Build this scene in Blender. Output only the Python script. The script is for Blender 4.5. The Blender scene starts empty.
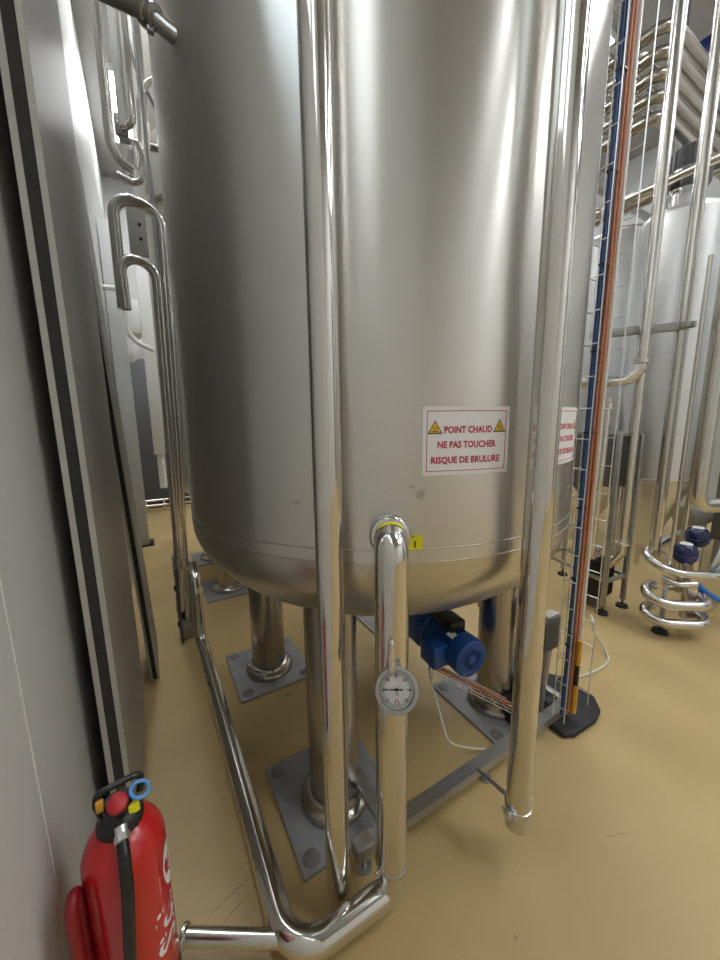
import bpy, bmesh, math, random
from mathutils import Vector, Matrix
random.seed(7)
PI = math.pi
V = Vector
scn = bpy.context.scene
COL = scn.collection

# ------------------------------------------------------------------ materials
def mat(name, col, rough=0.5, metal=0.0, aniso=0.0, rot=0.0, noise=0.0, nscale=8.0, bump=0.0, bscale=60.0, emit=0.0,
        rvar=0.0, coat=0.0, stretch=None, trans=0.0, spec=None, ior=None, bdist=0.002, axis='Z'):
    m = bpy.data.materials.new(name); m.use_nodes = True
    nt = m.node_tree; b = nt.nodes['Principled BSDF']
    b.inputs['Base Color'].default_value = (*col, 1)
    b.inputs['Roughness'].default_value = rough
    b.inputs['Metallic'].default_value = metal
    if spec is not None: b.inputs['Specular IOR Level'].default_value = spec
    if ior is not None: b.inputs['IOR'].default_value = ior
    if coat: b.inputs['Coat Weight'].default_value = coat; b.inputs['Coat Roughness'].default_value = 0.08
    if trans: b.inputs['Transmission Weight'].default_value = trans
    if emit:
        b.inputs['Emission Color'].default_value = (*col, 1); b.inputs['Emission Strength'].default_value = emit
    tc = nt.nodes.new('ShaderNodeTexCoord')
    src = tc.outputs['Object']
    if stretch:
        mp = nt.nodes.new('ShaderNodeMapping'); mp.inputs['Scale'].default_value = stretch
        nt.links.new(src, mp.inputs['Vector']); src = mp.outputs['Vector']
    if noise or rvar:
        n = nt.nodes.new('ShaderNodeTexNoise'); n.inputs['Scale'].default_value = nscale
        n.inputs['Detail'].default_value = 5
        nt.links.new(src, n.inputs['Vector'])
        if noise:
            r = nt.nodes.new('ShaderNodeMapRange')
            r.inputs['From Min'].default_value = 0.25; r.inputs['From Max'].default_value = 0.75
            r.inputs['To Min'].default_value = 1 - noise; r.inputs['To Max'].default_value = 1 + noise
            nt.links.new(n.outputs['Fac'], r.inputs['Value'])
            mx = nt.nodes.new('ShaderNodeVectorMath'); mx.operation = 'SCALE'
            mx.inputs[0].default_value = col
            nt.links.new(r.outputs['Result'], mx.inputs['Scale'])
            nt.links.new(mx.outputs['Vector'], b.inputs['Base Color'])
        if rvar:
            r2 = nt.nodes.new('ShaderNodeMapRange')
            r2.inputs['From Min'].default_value = 0.3; r2.inputs['From Max'].default_value = 0.7
            r2.inputs['To Min'].default_value = max(0.01, rough - rvar); r2.inputs['To Max'].default_value = rough + rvar
            nt.links.new(n.outputs['Fac'], r2.inputs['Value'])
            nt.links.new(r2.outputs['Result'], b.inputs['Roughness'])
    if bump:
        n2 = nt.nodes.new('ShaderNodeTexNoise'); n2.inputs['Scale'].default_value = bscale; n2.inputs['Detail'].default_value = 3
        nt.links.new(src, n2.inputs['Vector'])
        bp = nt.nodes.new('ShaderNodeBump'); bp.inputs['Strength'].default_value = bump; bp.inputs['Distance'].default_value = bdist
        nt.links.new(n2.outputs['Fac'], bp.inputs['Height']); nt.links.new(bp.outputs['Normal'], b.inputs['Normal'])
    if aniso:
        b.inputs['Anisotropic'].default_value = aniso; b.inputs['Anisotropic Rotation'].default_value = rot
        tg = nt.nodes.new('ShaderNodeTangent'); tg.direction_type = 'RADIAL'; tg.axis = axis
        nt.links.new(tg.outputs['Tangent'], b.inputs['Tangent'])
    return m

M = {}
M['tank'] = mat('brushed stainless', (.675, .66, .625), .30, 1, aniso=.85, rot=0.25, noise=.02, nscale=2.5)
M['head'] = mat('brushed stainless head', (.62, .60, .56), .28, 1)
M['tankfar'] = mat('satin stainless far', (.72, .73, .74), .36, 1, noise=.03, nscale=3)
M['pipe'] = mat('polished stainless', (.70, .68, .65), .11, 1)
M['pipe2'] = mat('satin stainless pipe', (.68, .66, .63), .20, 1)
M['leg'] = mat('stainless leg', (.46, .43, .385), .26, 1)
M['weld'] = mat('weld bead', (.50, .48, .45), .38, 1, noise=.1, nscale=60)
M['plate'] = mat('grey painted base plate', (.33, .335, .35), .5, .2, noise=.12, nscale=9, bump=.15, bscale=120)
M['boltspot'] = mat('dark anchor patch', (.22, .22, .23), .6, .2, noise=.2, nscale=30)
M['frame'] = mat('satin steel section', (.44, .44, .43), .36, .8, noise=.06, nscale=18)
M['zinc'] = mat('zinc wire', (.75, .76, .76), .3, .9)
M['panelskin'] = mat('glossy metal panel skin', (.40, .395, .375), .46, .25, bump=.10, bscale=14, stretch=(1, 3, .12), bdist=.004)
M['panelrim'] = mat('aluminium panel rim', (.56, .56, .535), .42, .2, noise=.05, nscale=10)
M['panelcore'] = mat('dark foam panel core', (.045, .043, .042), .85, noise=.2, nscale=60, bump=.3, bscale=200)
M['wall'] = mat('off white wall sheet', (.66, .67, .66), .45, noise=.03, nscale=1.6)
M['wallback'] = mat('light grey wall sheet', (.54, .555, .555), .5, noise=.03, nscale=1.2)
M['ceil'] = mat('grey ceiling sheet', (.42, .42, .41), .7, noise=.03, nscale=1)
M['white'] = mat('white plastic', (.82, .82, .80), .45)
M['paper'] = mat('white paper', (.86, .85, .87), .5, noise=.01, nscale=20)
M['redink'] = mat('crimson print', (.50, .025, .07), .55)
M['yellow'] = mat('yellow print', (.80, .52, .03), .5)
M['fluo'] = mat('yellow label film', (.86, .80, .02), .4)
M['black'] = mat('black print', (.015, .015, .015), .55)
M['rubber'] = mat('black rubber', (.018, .018, .02), .62, noise=.2, nscale=40, bump=.15, bscale=160)
M['plasticblack'] = mat('black plastic', (.013, .013, .014), .33, noise=.1, nscale=20)
M['red'] = mat('red enamel', (.56, .008, .012), .28, coat=.5, noise=.03, nscale=6)
M['redplastic'] = mat('red plastic', (.48, .02, .03), .4)
M['darkred'] = mat('dark red plastic', (.26, .006, .012), .4, noise=.08, nscale=12)
M['lightblue'] = mat('light blue plastic', (.12, .33, .72), .4)
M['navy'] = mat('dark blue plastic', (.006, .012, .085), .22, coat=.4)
M['motorblue'] = mat('blue motor paint', (.006, .065, .29), .35, noise=.08, nscale=20, coat=.2)
M['hoseblue'] = mat('blue hose', (.018, .055, .17), .45)
M['orange'] = mat('orange cable sheath', (.52, .20, .10), .5, noise=.12, nscale=14)
M['copper'] = mat('brown cable sheath', (.30, .12, .06), .5)
M['cablewhite'] = mat('white cable sheath', (.72, .71, .66), .5)
M['amber'] = mat('amber sleeve', (.66, .34, .03), .45)
M['box'] = mat('grey enclosure', (.16, .16, .15), .5, .3, noise=.06, nscale=10)
M['darkgrey'] = mat('dark grey sheet', (.11, .115, .12), .5, .1, noise=.08, nscale=4)
M['dial'] = mat('white dial', (.66, .66, .64), .5)
M['glass'] = mat('clear glass', (1, 1, 1), .0, trans=1, ior=1.02)
M['lamp'] = mat('lit diffuser', (.97, .985, 1.0), .5, emit=13.5)
M['fillpanel'] = mat('lit skylight', (.78, .90, 1.0), .5, emit=.75)  # emissive sheet added to give the tank a bluish reflection
M['fillpaneldim'] = mat('dim lit skylight', (.9, .97, 1.0), .5, emit=.60)  # weaker added glow for the softer streak on the tank
M['rearwall'] = mat('white rear sheet', (.76, .77, .76), .5, noise=.02, nscale=1)
M['bluehose2'] = mat('bright blue air hose', (.02, .20, .70), .35)
M['foil'] = mat('pale foil wrap', (.62, .70, .78), .3, .6)

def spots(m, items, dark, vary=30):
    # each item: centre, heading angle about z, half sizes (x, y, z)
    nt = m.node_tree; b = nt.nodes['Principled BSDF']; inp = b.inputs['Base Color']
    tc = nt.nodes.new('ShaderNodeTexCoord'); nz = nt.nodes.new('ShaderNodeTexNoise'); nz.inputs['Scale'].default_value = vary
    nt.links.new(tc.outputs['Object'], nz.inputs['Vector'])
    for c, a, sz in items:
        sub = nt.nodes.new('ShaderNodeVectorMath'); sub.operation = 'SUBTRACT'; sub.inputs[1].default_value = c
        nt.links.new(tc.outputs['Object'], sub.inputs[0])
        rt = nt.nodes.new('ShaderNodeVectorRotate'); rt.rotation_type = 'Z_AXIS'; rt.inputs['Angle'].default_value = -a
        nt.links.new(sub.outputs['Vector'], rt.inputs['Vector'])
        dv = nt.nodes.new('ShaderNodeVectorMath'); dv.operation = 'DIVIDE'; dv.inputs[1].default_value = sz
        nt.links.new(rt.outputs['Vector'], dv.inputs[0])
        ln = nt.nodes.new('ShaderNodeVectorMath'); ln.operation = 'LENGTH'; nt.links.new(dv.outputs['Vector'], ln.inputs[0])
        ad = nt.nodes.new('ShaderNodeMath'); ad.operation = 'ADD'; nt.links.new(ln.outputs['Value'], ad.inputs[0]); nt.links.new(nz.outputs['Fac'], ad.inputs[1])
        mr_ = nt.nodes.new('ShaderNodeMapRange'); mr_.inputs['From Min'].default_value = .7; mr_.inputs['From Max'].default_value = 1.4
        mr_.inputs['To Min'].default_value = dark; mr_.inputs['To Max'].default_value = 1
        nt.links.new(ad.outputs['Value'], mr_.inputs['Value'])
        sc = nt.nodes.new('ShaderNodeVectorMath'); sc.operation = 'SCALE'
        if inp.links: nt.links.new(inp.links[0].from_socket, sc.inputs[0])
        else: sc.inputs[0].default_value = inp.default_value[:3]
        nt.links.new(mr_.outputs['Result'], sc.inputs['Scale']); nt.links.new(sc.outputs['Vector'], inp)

# floor: tan resin with soft mottling
def floor_mat():
    m = bpy.data.materials.new('tan resin floor'); m.use_nodes = True
    nt = m.node_tree; b = nt.nodes['Principled BSDF']
    tc = nt.nodes.new('ShaderNodeTexCoord')
    n = nt.nodes.new('ShaderNodeTexNoise'); n.inputs['Scale'].default_value = 2.2; n.inputs['Detail'].default_value = 6
    n2 = nt.nodes.new('ShaderNodeTexNoise'); n2.inputs['Scale'].default_value = 45; n2.inputs['Detail'].default_value = 3
    nt.links.new(tc.outputs['Object'], n.inputs['Vector']); nt.links.new(tc.outputs['Object'], n2.inputs['Vector'])
    cr = nt.nodes.new('ShaderNodeValToRGB')
    cr.color_ramp.elements[0].position = .3; cr.color_ramp.elements[0].color = (.50, .365, .165, 1)
    cr.color_ramp.elements[1].position = .72; cr.color_ramp.elements[1].color = (.57, .425, .205, 1)
    nt.links.new(n.outputs['Fac'], cr.inputs['Fac'])
    sp = nt.nodes.new('ShaderNodeMapRange'); sp.inputs['From Min'].default_value = .22; sp.inputs['From Max'].default_value = .32
    sp.inputs['To Min'].default_value = .82; sp.inputs['To Max'].default_value = 1.0
    nt.links.new(n2.outputs['Fac'], sp.inputs['Value'])
    sc = nt.nodes.new('ShaderNodeVectorMath'); sc.operation = 'SCALE'
    nt.links.new(cr.outputs['Color'], sc.inputs[0]); nt.links.new(sp.outputs['Result'], sc.inputs['Scale'])
    nt.links.new(sc.outputs['Vector'], b.inputs['Base Color'])
    rr = nt.nodes.new('ShaderNodeMapRange'); rr.inputs['To Min'].default_value = .30; rr.inputs['To Max'].default_value = .48
    nt.links.new(n.outputs['Fac'], rr.inputs['Value']); nt.links.new(rr.outputs['Result'], b.inputs['Roughness'])
    bp = nt.nodes.new('ShaderNodeBump'); bp.inputs['Strength'].default_value = .12; bp.inputs['Distance'].default_value = .002
    nt.links.new(n2.outputs['Fac'], bp.inputs['Height']); nt.links.new(bp.outputs['Normal'], b.inputs['Normal'])
    b.inputs['Specular IOR Level'].default_value = .35
    return m
M['floor'] = floor_mat()
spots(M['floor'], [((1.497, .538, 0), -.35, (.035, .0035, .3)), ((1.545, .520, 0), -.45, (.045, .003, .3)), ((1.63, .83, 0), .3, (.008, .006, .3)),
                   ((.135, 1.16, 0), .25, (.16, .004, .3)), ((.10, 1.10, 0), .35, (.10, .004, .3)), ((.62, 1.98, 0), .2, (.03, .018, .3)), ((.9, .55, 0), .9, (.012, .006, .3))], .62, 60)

# ------------------------------------------------------------------ mesh builder
def basis(d):
    d = V(d).normalized()
    a = V((0, 0, 1)) if abs(d.z) < .95 else V((1, 0, 0))
    x = a.cross(d).normalized(); y = d.cross(x).normalized()
    return Matrix((x, y, d)).transposed()

def wl(o):
    p = V((0, 0, 0))
    while o: p = p + o.location; o = o.parent
    return p

class B:
    def __init__(s): s.bm = bmesh.new()
    def faces(s, vs, fs):
        bv = [s.bm.verts.new(v) for v in vs]
        for f in fs:
            try: s.bm.faces.new([bv[i] for i in f])
            except ValueError: pass
        return s
    def box(s, lo, hi, bev=0.0, rot=None, piv=None):
        bm = bmesh.new(); bmesh.ops.create_cube(bm, size=1)
        lo, hi = V(lo), V(hi); c = (lo + hi) / 2; d = hi - lo
        for v in bm.verts: v.co = V((v.co.x * d.x, v.co.y * d.y, v.co.z * d.z))
        if bev: bmesh.ops.bevel(bm, geom=bm.edges[:], offset=bev, segments=2, affect='EDGES', profile=.5)
        for v in bm.verts:
            p = v.co
            if rot is not None: p = rot @ p
            v.co = p + c
        s.merge(bm); return s
    def merge(s, bm):
        me = bpy.data.meshes.new('t'); bm.to_mesh(me); bm.free(); s.bm.from_mesh(me); bpy.data.meshes.remove(me)
    def lathe(s, prof, org=(0, 0, 0), d=(0, 0, 1), seg=32, a0=0, a1=2 * PI):
        R = basis(d); org = V(org); full = abs(a1 - a0 - 2 * PI) < 1e-6
        n = seg if full else seg + 1
        rings = []
        for r, z in prof:
            if r < 1e-6: rings.append([s.bm.verts.new(org + R @ V((0, 0, z)))])
            else: rings.append([s.bm.verts.new(org + R @ V((r * math.cos(a0 + (a1 - a0) * i / seg), r * math.sin(a0 + (a1 - a0) * i / seg), z))) for i in range(n)])
        for a, b in zip(rings, rings[1:]):
            for i in range(seg):
                j = (i + 1) % n
                if len(a) == 1 and len(b) == 1: continue
                if len(a) == 1: s.bm.faces.new((a[0], b[j], b[i]))
                elif len(b) == 1: s.bm.faces.new((a[i], a[j], b[0]))
                else: s.bm.faces.new((a[i], a[j], b[j], b[i]))
        return s
    def rod(s, p0, p1, r, seg=20, r1=None, ch=0.0):
        p0, p1 = V(p0), V(p1); L = (p1 - p0).length; r1 = r if r1 is None else r1
        pr = [(0, 0), (r, 0), (r1, L), (0, L)]
        return s.lathe(pr, p0, p1 - p0, seg)
    def tube(s, pts, r, bend=0.0, seg=20, arc=8, caps=True, open_end=0.0):
        pts = [V(p) for p in pts]; path = [pts[0]]
        for i in range(1, len(pts) - 1):
            a, p, b = pts[i - 1], pts[i], pts[i + 1]
            u, w = (a - p), (b - p); lu, lw = u.length, w.length; u.normalize(); w.normalize()
            ang = math.acos(max(-1, min(1, u.dot(w))))
            if bend <= 0 or ang > PI - .02: path.append(p); continue
            t = min(bend / math.tan(ang / 2), lu * .49, lw * .49); br = t * math.tan(ang / 2)
            bis = (u + w).normalized(); c = p + bis * (br / math.sin(ang / 2))
            s0 = p + u * t - c; s1 = p + w * t - c
            ax = s0.cross(s1).normalized(); tot = PI - ang
            for k in range(arc + 1): path.append(c + Matrix.Rotation(tot * k / arc, 3, ax) @ s0)
        path.append(pts[-1])
        cl = [path[0]]
        for p in path[1:]:
            if (p - cl[-1]).length > 1e-5: cl.append(p)
        path = cl
        tang = []
        for i in range(len(path)):
            if i == 0: t = path[1] - path[0]
            elif i == len(path) - 1: t = path[-1] - path[-2]
            else: t = (path[i + 1] - path[i]).normalized() + (path[i] - path[i - 1]).normalized()
            tang.append(t.normalized())
        R = basis(tang[0]); x = R.col[0].copy(); rings = []
        for i, p in enumerate(path):
            if i: q = tang[i - 1].rotation_difference(tang[i]); x = q @ x
            t = tang[i]; x = (x - t * x.dot(t)).normalized(); y = t.cross(x)
            rings.append([s.bm.verts.new(p + r * (math.cos(2 * PI * k / seg) * x + math.sin(2 * PI * k / seg) * y)) for k in range(seg)])
        for a, b in zip(rings, rings[1:]):
            for k in range(seg): j = (k + 1) % seg; s.bm.faces.new((a[k], a[j], b[j], b[k]))
        if caps:
            s.bm.faces.new(list(reversed(rings[0]))); s.bm.faces.new(rings[-1])
        return s
    def prism(s, poly, lo, hi, axis='z'):
        n = len(poly)
        def mk(p, h): return {'z': (p[0], p[1], h), 'y': (p[0], h, p[1]), 'x': (h, p[0], p[1])}[axis]
        vs = [mk(p, lo) for p in poly] + [mk(p, hi) for p in poly]
        fs = [list(range(n))[::-1], list(range(n, 2 * n))] + [[i, (i + 1) % n, n + (i + 1) % n, n + i] for i in range(n)]
        return s.faces(vs, fs)
    def ring(s, c, d, R, r, seg=36, sec=10):
        return s.lathe([(R + r * math.cos(2 * PI * k / sec), r * math.sin(2 * PI * k / sec)) for k in range(sec + 1)], c, d, seg)
    def ball(s, c, r, seg=20, sq=(1, 1, 1)):
        pr = [(r * math.sin(PI * k / 12), -r * math.cos(PI * k / 12)) for k in range(13)]; pr[0] = (0, -r); pr[-1] = (0, r)
        b = B(); b.lathe(pr, (0, 0, 0), (0, 0, 1), seg)
        for v in b.bm.verts: v.co = V((v.co.x * sq[0], v.co.y * sq[1], v.co.z * sq[2])) + V(c)
        s.merge(b.bm); return s
    def build(s, name, m, parent=None, ang=40, org=None, flat=False):
        bmesh.ops.remove_doubles(s.bm, verts=s.bm.verts[:], dist=1e-5)
        bmesh.ops.recalc_face_normals(s.bm, faces=s.bm.faces[:])
        off = wl(parent) if parent else V(org or (0, 0, 0))
        for v in s.bm.verts: v.co -= off
        me = bpy.data.meshes.new(name); s.bm.to_mesh(me); s.bm.free()
        if not flat:
            for p in me.polygons: p.use_smooth = True
            me.set_sharp_from_angle(angle=math.radians(ang))
        me.materials.append(M[m] if isinstance(m, str) else m)
        o = bpy.data.objects.new(name, me); COL.objects.link(o)
        if parent: o.parent = parent
        else: o.location = off
        return o

def smooth(pts, n=8):
    P = [V(p) for p in pts]; P = [P[0] * 2 - P[1]] + P + [P[-1] * 2 - P[-2]]; out = []
    for i in range(1, len(P) - 2):
        a, b_, c, d = P[i - 1:i + 3]
        for k in range(n):
            t = k / n
            out.append(.5 * ((2 * b_) + (c - a) * t + (2 * a - 5 * b_ + 4 * c - d) * t * t + (3 * b_ - a - 3 * c + d) * t ** 3))
    return out + [P[-2]]
def tag(o, label, cat, group=None, kind=None):
    o['label'] = label; o['category'] = cat
    if group: o['group'] = group
    if kind: o['kind'] = kind
    return o
def thing(name, label, cat, loc, group=None):
    o = bpy.data.objects.new(name, None); o.empty_display_size = .1; COL.objects.link(o); o.location = loc
    return tag(o, label, cat, group)
def struct(name, b, m, parent=None):
    o = b.build(name, m, parent)
    if not parent: o['kind'] = 'structure'
    return o
def copy_tree(o, parent=None):
    c = o.copy(); COL.objects.link(c); c.parent = parent
    for ch in list(o.children): copy_tree(ch, c)
    return c

# flat text, returned as (verts2d, faces)
def text2d(s, size, align='CENTER', off=0.0, spacing=1.0):
    cu = bpy.data.curves.new('t', 'FONT'); cu.body = s; cu.size = size; cu.align_x = align; cu.align_y = 'CENTER'
    cu.offset = off; cu.resolution_u = 2; cu.space_character = spacing
    o = bpy.data.objects.new('t', cu); COL.objects.link(o)
    dg = bpy.context.evaluated_depsgraph_get(); me = bpy.data.meshes.new_from_object(o.evaluated_get(dg))
    vs = [(v.co.x, v.co.y) for v in me.vertices]; fs = [list(p.vertices) for p in me.polygons]
    bpy.data.objects.remove(o); bpy.data.curves.remove(cu); bpy.data.meshes.remove(me)
    return vs, fs

# ------------------------------------------------------------------ camera
CAM_H = 1.7
rows = [[0.86049328, -0.09396968, 0.50072050], [-0.50930421, -0.13422441, 0.85005472], [-0.01267046, -0.98648543, -0.16335837]]
cam = bpy.data.cameras.new('camera'); co = bpy.data.objects.new('camera', cam); COL.objects.link(co)
cam.sensor_fit = 'VERTICAL'; cam.sensor_height = 36; cam.lens = 361 / 960 * 36; cam.clip_start = .02
mw = Matrix.Identity(4)
for i in range(3):
    mw[i][0] = rows[i][0]; mw[i][1] = -rows[i][1]; mw[i][2] = -rows[i][2]
mw[0][3], mw[1][3], mw[2][3] = 0, 0, CAM_H
co.matrix_world = mw
scn.camera = co

# ------------------------------------------------------------------ the hall
WX = -.27; RX = 8.6; Y0, Y1 = -5.2, 9.6; HZ = 6.6
struct('floor', B().box((WX - .1, Y0, -.1), (RX, Y1, 0)), 'floor')
struct('ceiling', B().box((WX - .1, Y0, HZ), (RX, Y1, HZ + .1)), 'ceil')
struct('wall_left', B().box((WX - .1, Y0, 0), (WX, Y1, HZ)), 'wall')
struct('wall_right', B().box((RX, Y0, 0), (RX + .1, Y1, HZ)), 'wallback')
struct('wall_back', B().box((WX - .1, Y1, 0), (RX + .1, Y1 + .1, HZ)), 'wallback')
struct('wall_rear', B().box((WX - .1, Y0 - .1, 0), (RX + .1, Y0, HZ)), 'rearwall')
struct('trim_1', B().box((WX, .928, 0), (WX + .0015, .9315, HZ)), 'white')
struct('gap_light_stop', B().box((WX, 2.44, 0), (-.232, 2.50, HZ)), 'darkgrey')  # added filler, shuts light out of the gap behind the tall panel
struct('trim_2', B().box((WX, Y1 - .02, 0), (RX, Y1, .35)), 'ceil')

# ceiling lights
def ceil_light(x, y, along='y', L=1.5):
    t = thing('ceiling_light', 'long white strip light fixed under the hall ceiling', 'light', (x, y, HZ), 'ceiling strip lights')
    hx, hy = (.14, L / 2) if along == 'y' else (L / 2, .14)
    B().box((x - hx, y - hy, HZ - .09), (x + hx, y + hy, HZ), .01).build('housing', 'white', t)
    B().box((x - hx + .02, y - hy + .02, HZ - .10), (x + hx - .02, y + hy - .02, HZ - .088)).build('diffuser', 'lamp', t)
    return t
for x, ys in ((-.03, (3.3, 4.85)), (.17, (7.5,)), (2.75, (-1.0,)), (3.9, (-3.3, 3.9, 6.3)), (5.6, (-3.6, -1.2, .6, 3.8, 6.3)), (7.4, (-2.4, 7.2))):  # left aisle and near right fixtures are added, to brighten those areas
    for y in ys: ceil_light(x, y)
for k, (a, b_) in enumerate(((-.40, .10), (.36, 1.05))):
    w_ = struct('window_%d' % (k + 1), B().box((WX, a, 3.3), (WX + .012, b_, 5.2)), 'fillpaneldim' if k == 0 else 'fillpanel')  # glowing panels added out of view to streak the tank with light
    struct('window_frame', B().box((WX, a - .05, 3.25), (WX + .03, a, 5.25)).box((WX, b_, 3.25), (WX + .03, b_ + .05, 5.25)).box((WX, a, 3.25), (WX + .03, b_, 3.3)).box((WX, a, 5.2), (WX + .03, b_, 5.25)), 'white', w_)
struct('dark_streak_slab', B().box((6.3, Y0, 0), (8.2, Y0 + .06, 5.0)), 'darkgrey')  # unseen dark slab added to put a dark streak in the tank's reflection
# ------------------------------------------------------------------ big tanks
def tank(cx, cy, label, top=4.6, r=1.005, lx=0.0, seam=1.283, seam2=1.237, depth=.50, band=False):
    t = thing('storage_tank', label, 'tank', (cx, cy, 0))
    b = B().lathe([(r, seam2)] + [(r, z) for z in (2.2, 3.2, 4.2)] + [(r, top)], (cx, cy, 0), seg=128)
    b.build('shell', 'tank', t, org=(cx, cy, 0))
    pr = [(r * math.cos(a * PI / 2 / 24), seam2 - depth * math.sin(a * PI / 2 / 24)) for a in range(24)] + [(0, seam2 - depth)]
    B().lathe(pr, (cx, cy, 0), seg=128).build('bottom_head', 'head', t)
    pr = [(r * math.cos(a * PI / 2 / 10), top + .3 * math.sin(a * PI / 2 / 10)) for a in range(10)] + [(0, top + .3)]
    B().lathe(pr, (cx, cy, 0), seg=64).build('top_head', 'head', t)
    for z in (seam, seam2):
        B().lathe([(r - .002, z - .0035), (r + .0022, z - .0015), (r + .0022, z + .0015), (r - .002, z + .0035)], (cx, cy, 0), seg=128).build('weld_seam', 'weld', t)
    if band:
        B().lathe([(r, 3.55), (r + .045, 3.55), (r + .045, 4.0), (r, 4.06)], (cx, cy, 0), seg=96, ).build('band', 'tank', t)
    for sx in (-1, 1):
        for sy in (-1, 1):
            x, y = cx + lx + .54 * sx, cy + .505 * sy
            zt = seam2 - depth * math.sqrt(1 - .74 ** 2 / r / r) + .09
            lg = B().lathe([(.110, .012), (.110, zt)], (x, y, 0), seg=40).build('leg', 'leg', t)
            B().lathe([(.108, .075), (.122, .07), (.128, .055), (.150, .045), (.155, .035), (.155, .014), (.108, .012)], (x, y, 0), seg=40).build('foot_flange', 'leg', lg)
            pl = B().box((x - .24, y - .225, .0), (x + .24, y + .285, .014), .002)
            plo = pl.build('base_plate', 'plate', lg)
    return t
T1 = (1.158, 1.777); TR = 1.005
t1 = tank(*T1, 'tall brushed stainless tank carrying the two hot surface notices', lx=-.023)
t2 = tank(1.14, 4.22, 'stainless tank standing behind the tank with the notices', top=5.0, r=.97, band=True)
spots(M['tank'], [(tuple(on0 - V((1.158, 1.777, 0))), 0, sz) for on0, sz in ((V((.41, 1.11, 1.435)), (.022, .022, .010)), (V((.735, .866, 1.465)), (.022, .022, .024)), (V((.705, .88, 1.49)), (.014, .014, .010)), (V((.45, 1.06, 1.43)), (.012, .012, .008)))], .72, 60)
# anchor patches on the front plates belong to those legs
for lg in [c for c in t1.children if c.name.startswith('leg')]:
    x = [v.co.x for v in lg.data.vertices]; y = [v.co.y for v in lg.data.vertices]
    cx, cy = (max(x) + min(x)) / 2 + T1[0], (max(y) + min(y)) / 2 + T1[1]
    for sx in (-1, 1):
        for yy in (-.175, .235):
            B().lathe([(0, .0172), (.030, .0168), (.036, .0138)], (cx + sx * .19, cy + yy, 0), seg=20).build('anchor_cover', 'boltspot', lg)

def on_tank(th, x, z, n=0.0, c=T1, r=TR):
    a = th + x / r
    return V((c[0] + (r + n) * math.cos(a), c[1] + (r + n) * math.sin(a), z))

# hot-surface notices
def notice(th, z, label):
    w, h = .305, .213
    t = thing('warning_sign', label, 'sign', on_tank(th, 0, z, .001), 'hot surface notices on the tank')
    def sheet(x0, x1, y0, y1, n, name, m, nx=14, tilt=0):
        b = B()
        vs = [on_tank(th, x0 + (x1 - x0) * i / nx, z + y, n + th_) for th_ in (0, .0006) for y in (y0, y1) for i in range(nx + 1)]
        k = nx + 1; fs = []
        for i in range(nx):
            fs += [[i, i + 1, k + i + 1, k + i][::-1], [2 * k + i, 2 * k + i + 1, 3 * k + i + 1, 3 * k + i],
                   [i, i + 1, 2 * k + i + 1, 2 * k + i], [k + i, k + i + 1, 3 * k + i + 1, 3 * k + i]]
        fs += [[0, k, 3 * k, 2 * k], [nx, k + nx, 3 * k + nx, 2 * k + nx]]
        b.faces(vs, fs); return b
    sheet(-w / 2, w / 2, -h / 2, h / 2, .0012, '', '').build('paper_sheet', 'paper', t)
    bd = B()
    m_ = .0125; lw = .0022
    for (x0, x1, y0, y1) in ((-w/2+m_, w/2-m_, h/2-m_-lw, h/2-m_), (-w/2+m_, w/2-m_, -h/2+m_, -h/2+m_+lw), (-w/2+m_, -w/2+m_+lw, -h/2+m_, h/2-m_), (w/2-m_-lw, w/2-m_, -h/2+m_, h/2-m_)):
        q = sheet(x0, x1, y0, y1, .0019, '', ''); bd.merge(q.bm)
    bd.build('red_border', 'redink', t)
    for s, y, sz, dx in (('POINT CHAUD', .034, .0285, 0), ('NE PAS TOUCHER', -.012, .0285, -.003), ('RISQUE DE BRULURE', -.060, .0285, -.004)):
        vs, fs = text2d(s, sz, off=.0011)
        wd = max(v[0] for v in vs) - min(v[0] for v in vs)
        target = {'POINT CHAUD': .168, 'NE PAS TOUCHER': .206, 'RISQUE DE BRULURE': .243}[s]
        k = target / wd
        B().faces([on_tank(th, v[0] * k + dx, z + y + v[1], .0022) for v in vs], fs).build('printed_line', 'redink', t, flat=True)
    for sx, yy in ((-1, .041), (1, .043)):
        cx = sx * .113
        def tri(k, n): return [on_tank(th, cx + k * px, z + yy + k * py, n) for px, py in ((-.0245, -.018), (.0245, -.018), (0, .0245))]
        tr = B().faces(tri(1, .0021), [[0, 1, 2]]).build('warning_triangle', 'black', t, flat=True)
        B().faces(tri(.80, .0026), [[0, 1, 2]]).build('triangle_field', 'yellow', tr, flat=True)
        wv = B()
        for k in (-1, 0, 1):
            ps = [(cx + k * .0055 + .0016 * math.sin(i * 2.2), z + yy - .006 + i * .0021) for i in range(6)]
            for (a, p), (b_, q) in zip(ps, ps[1:]):
                wv.faces([on_tank(th, a - .0007, p, .003), on_tank(th, a + .0007, p, .003), on_tank(th, b_ + .0007, q, .003), on_tank(th, b_ - .0007, q, .003)], [[0, 1, 2, 3]])
        wv.faces([on_tank(th, cx - .011, z + yy - .0115, .003), on_tank(th, cx + .011, z + yy - .0115, .003), on_tank(th, cx + .011, z + yy - .0095, .003), on_tank(th, cx - .011, z + yy - .0095, .003)], [[0, 1, 2, 3]])
        wv.build('heat_symbol', 'black', tr, flat=True)
    return t
notice(math.radians(-106.2), 1.632, 'white hot surface notice in red print, fully visible beside the capped riser pipe')
notice(math.radians(-76.6), 1.632, 'white hot surface notice partly hidden behind the right hand pipe')

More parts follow.
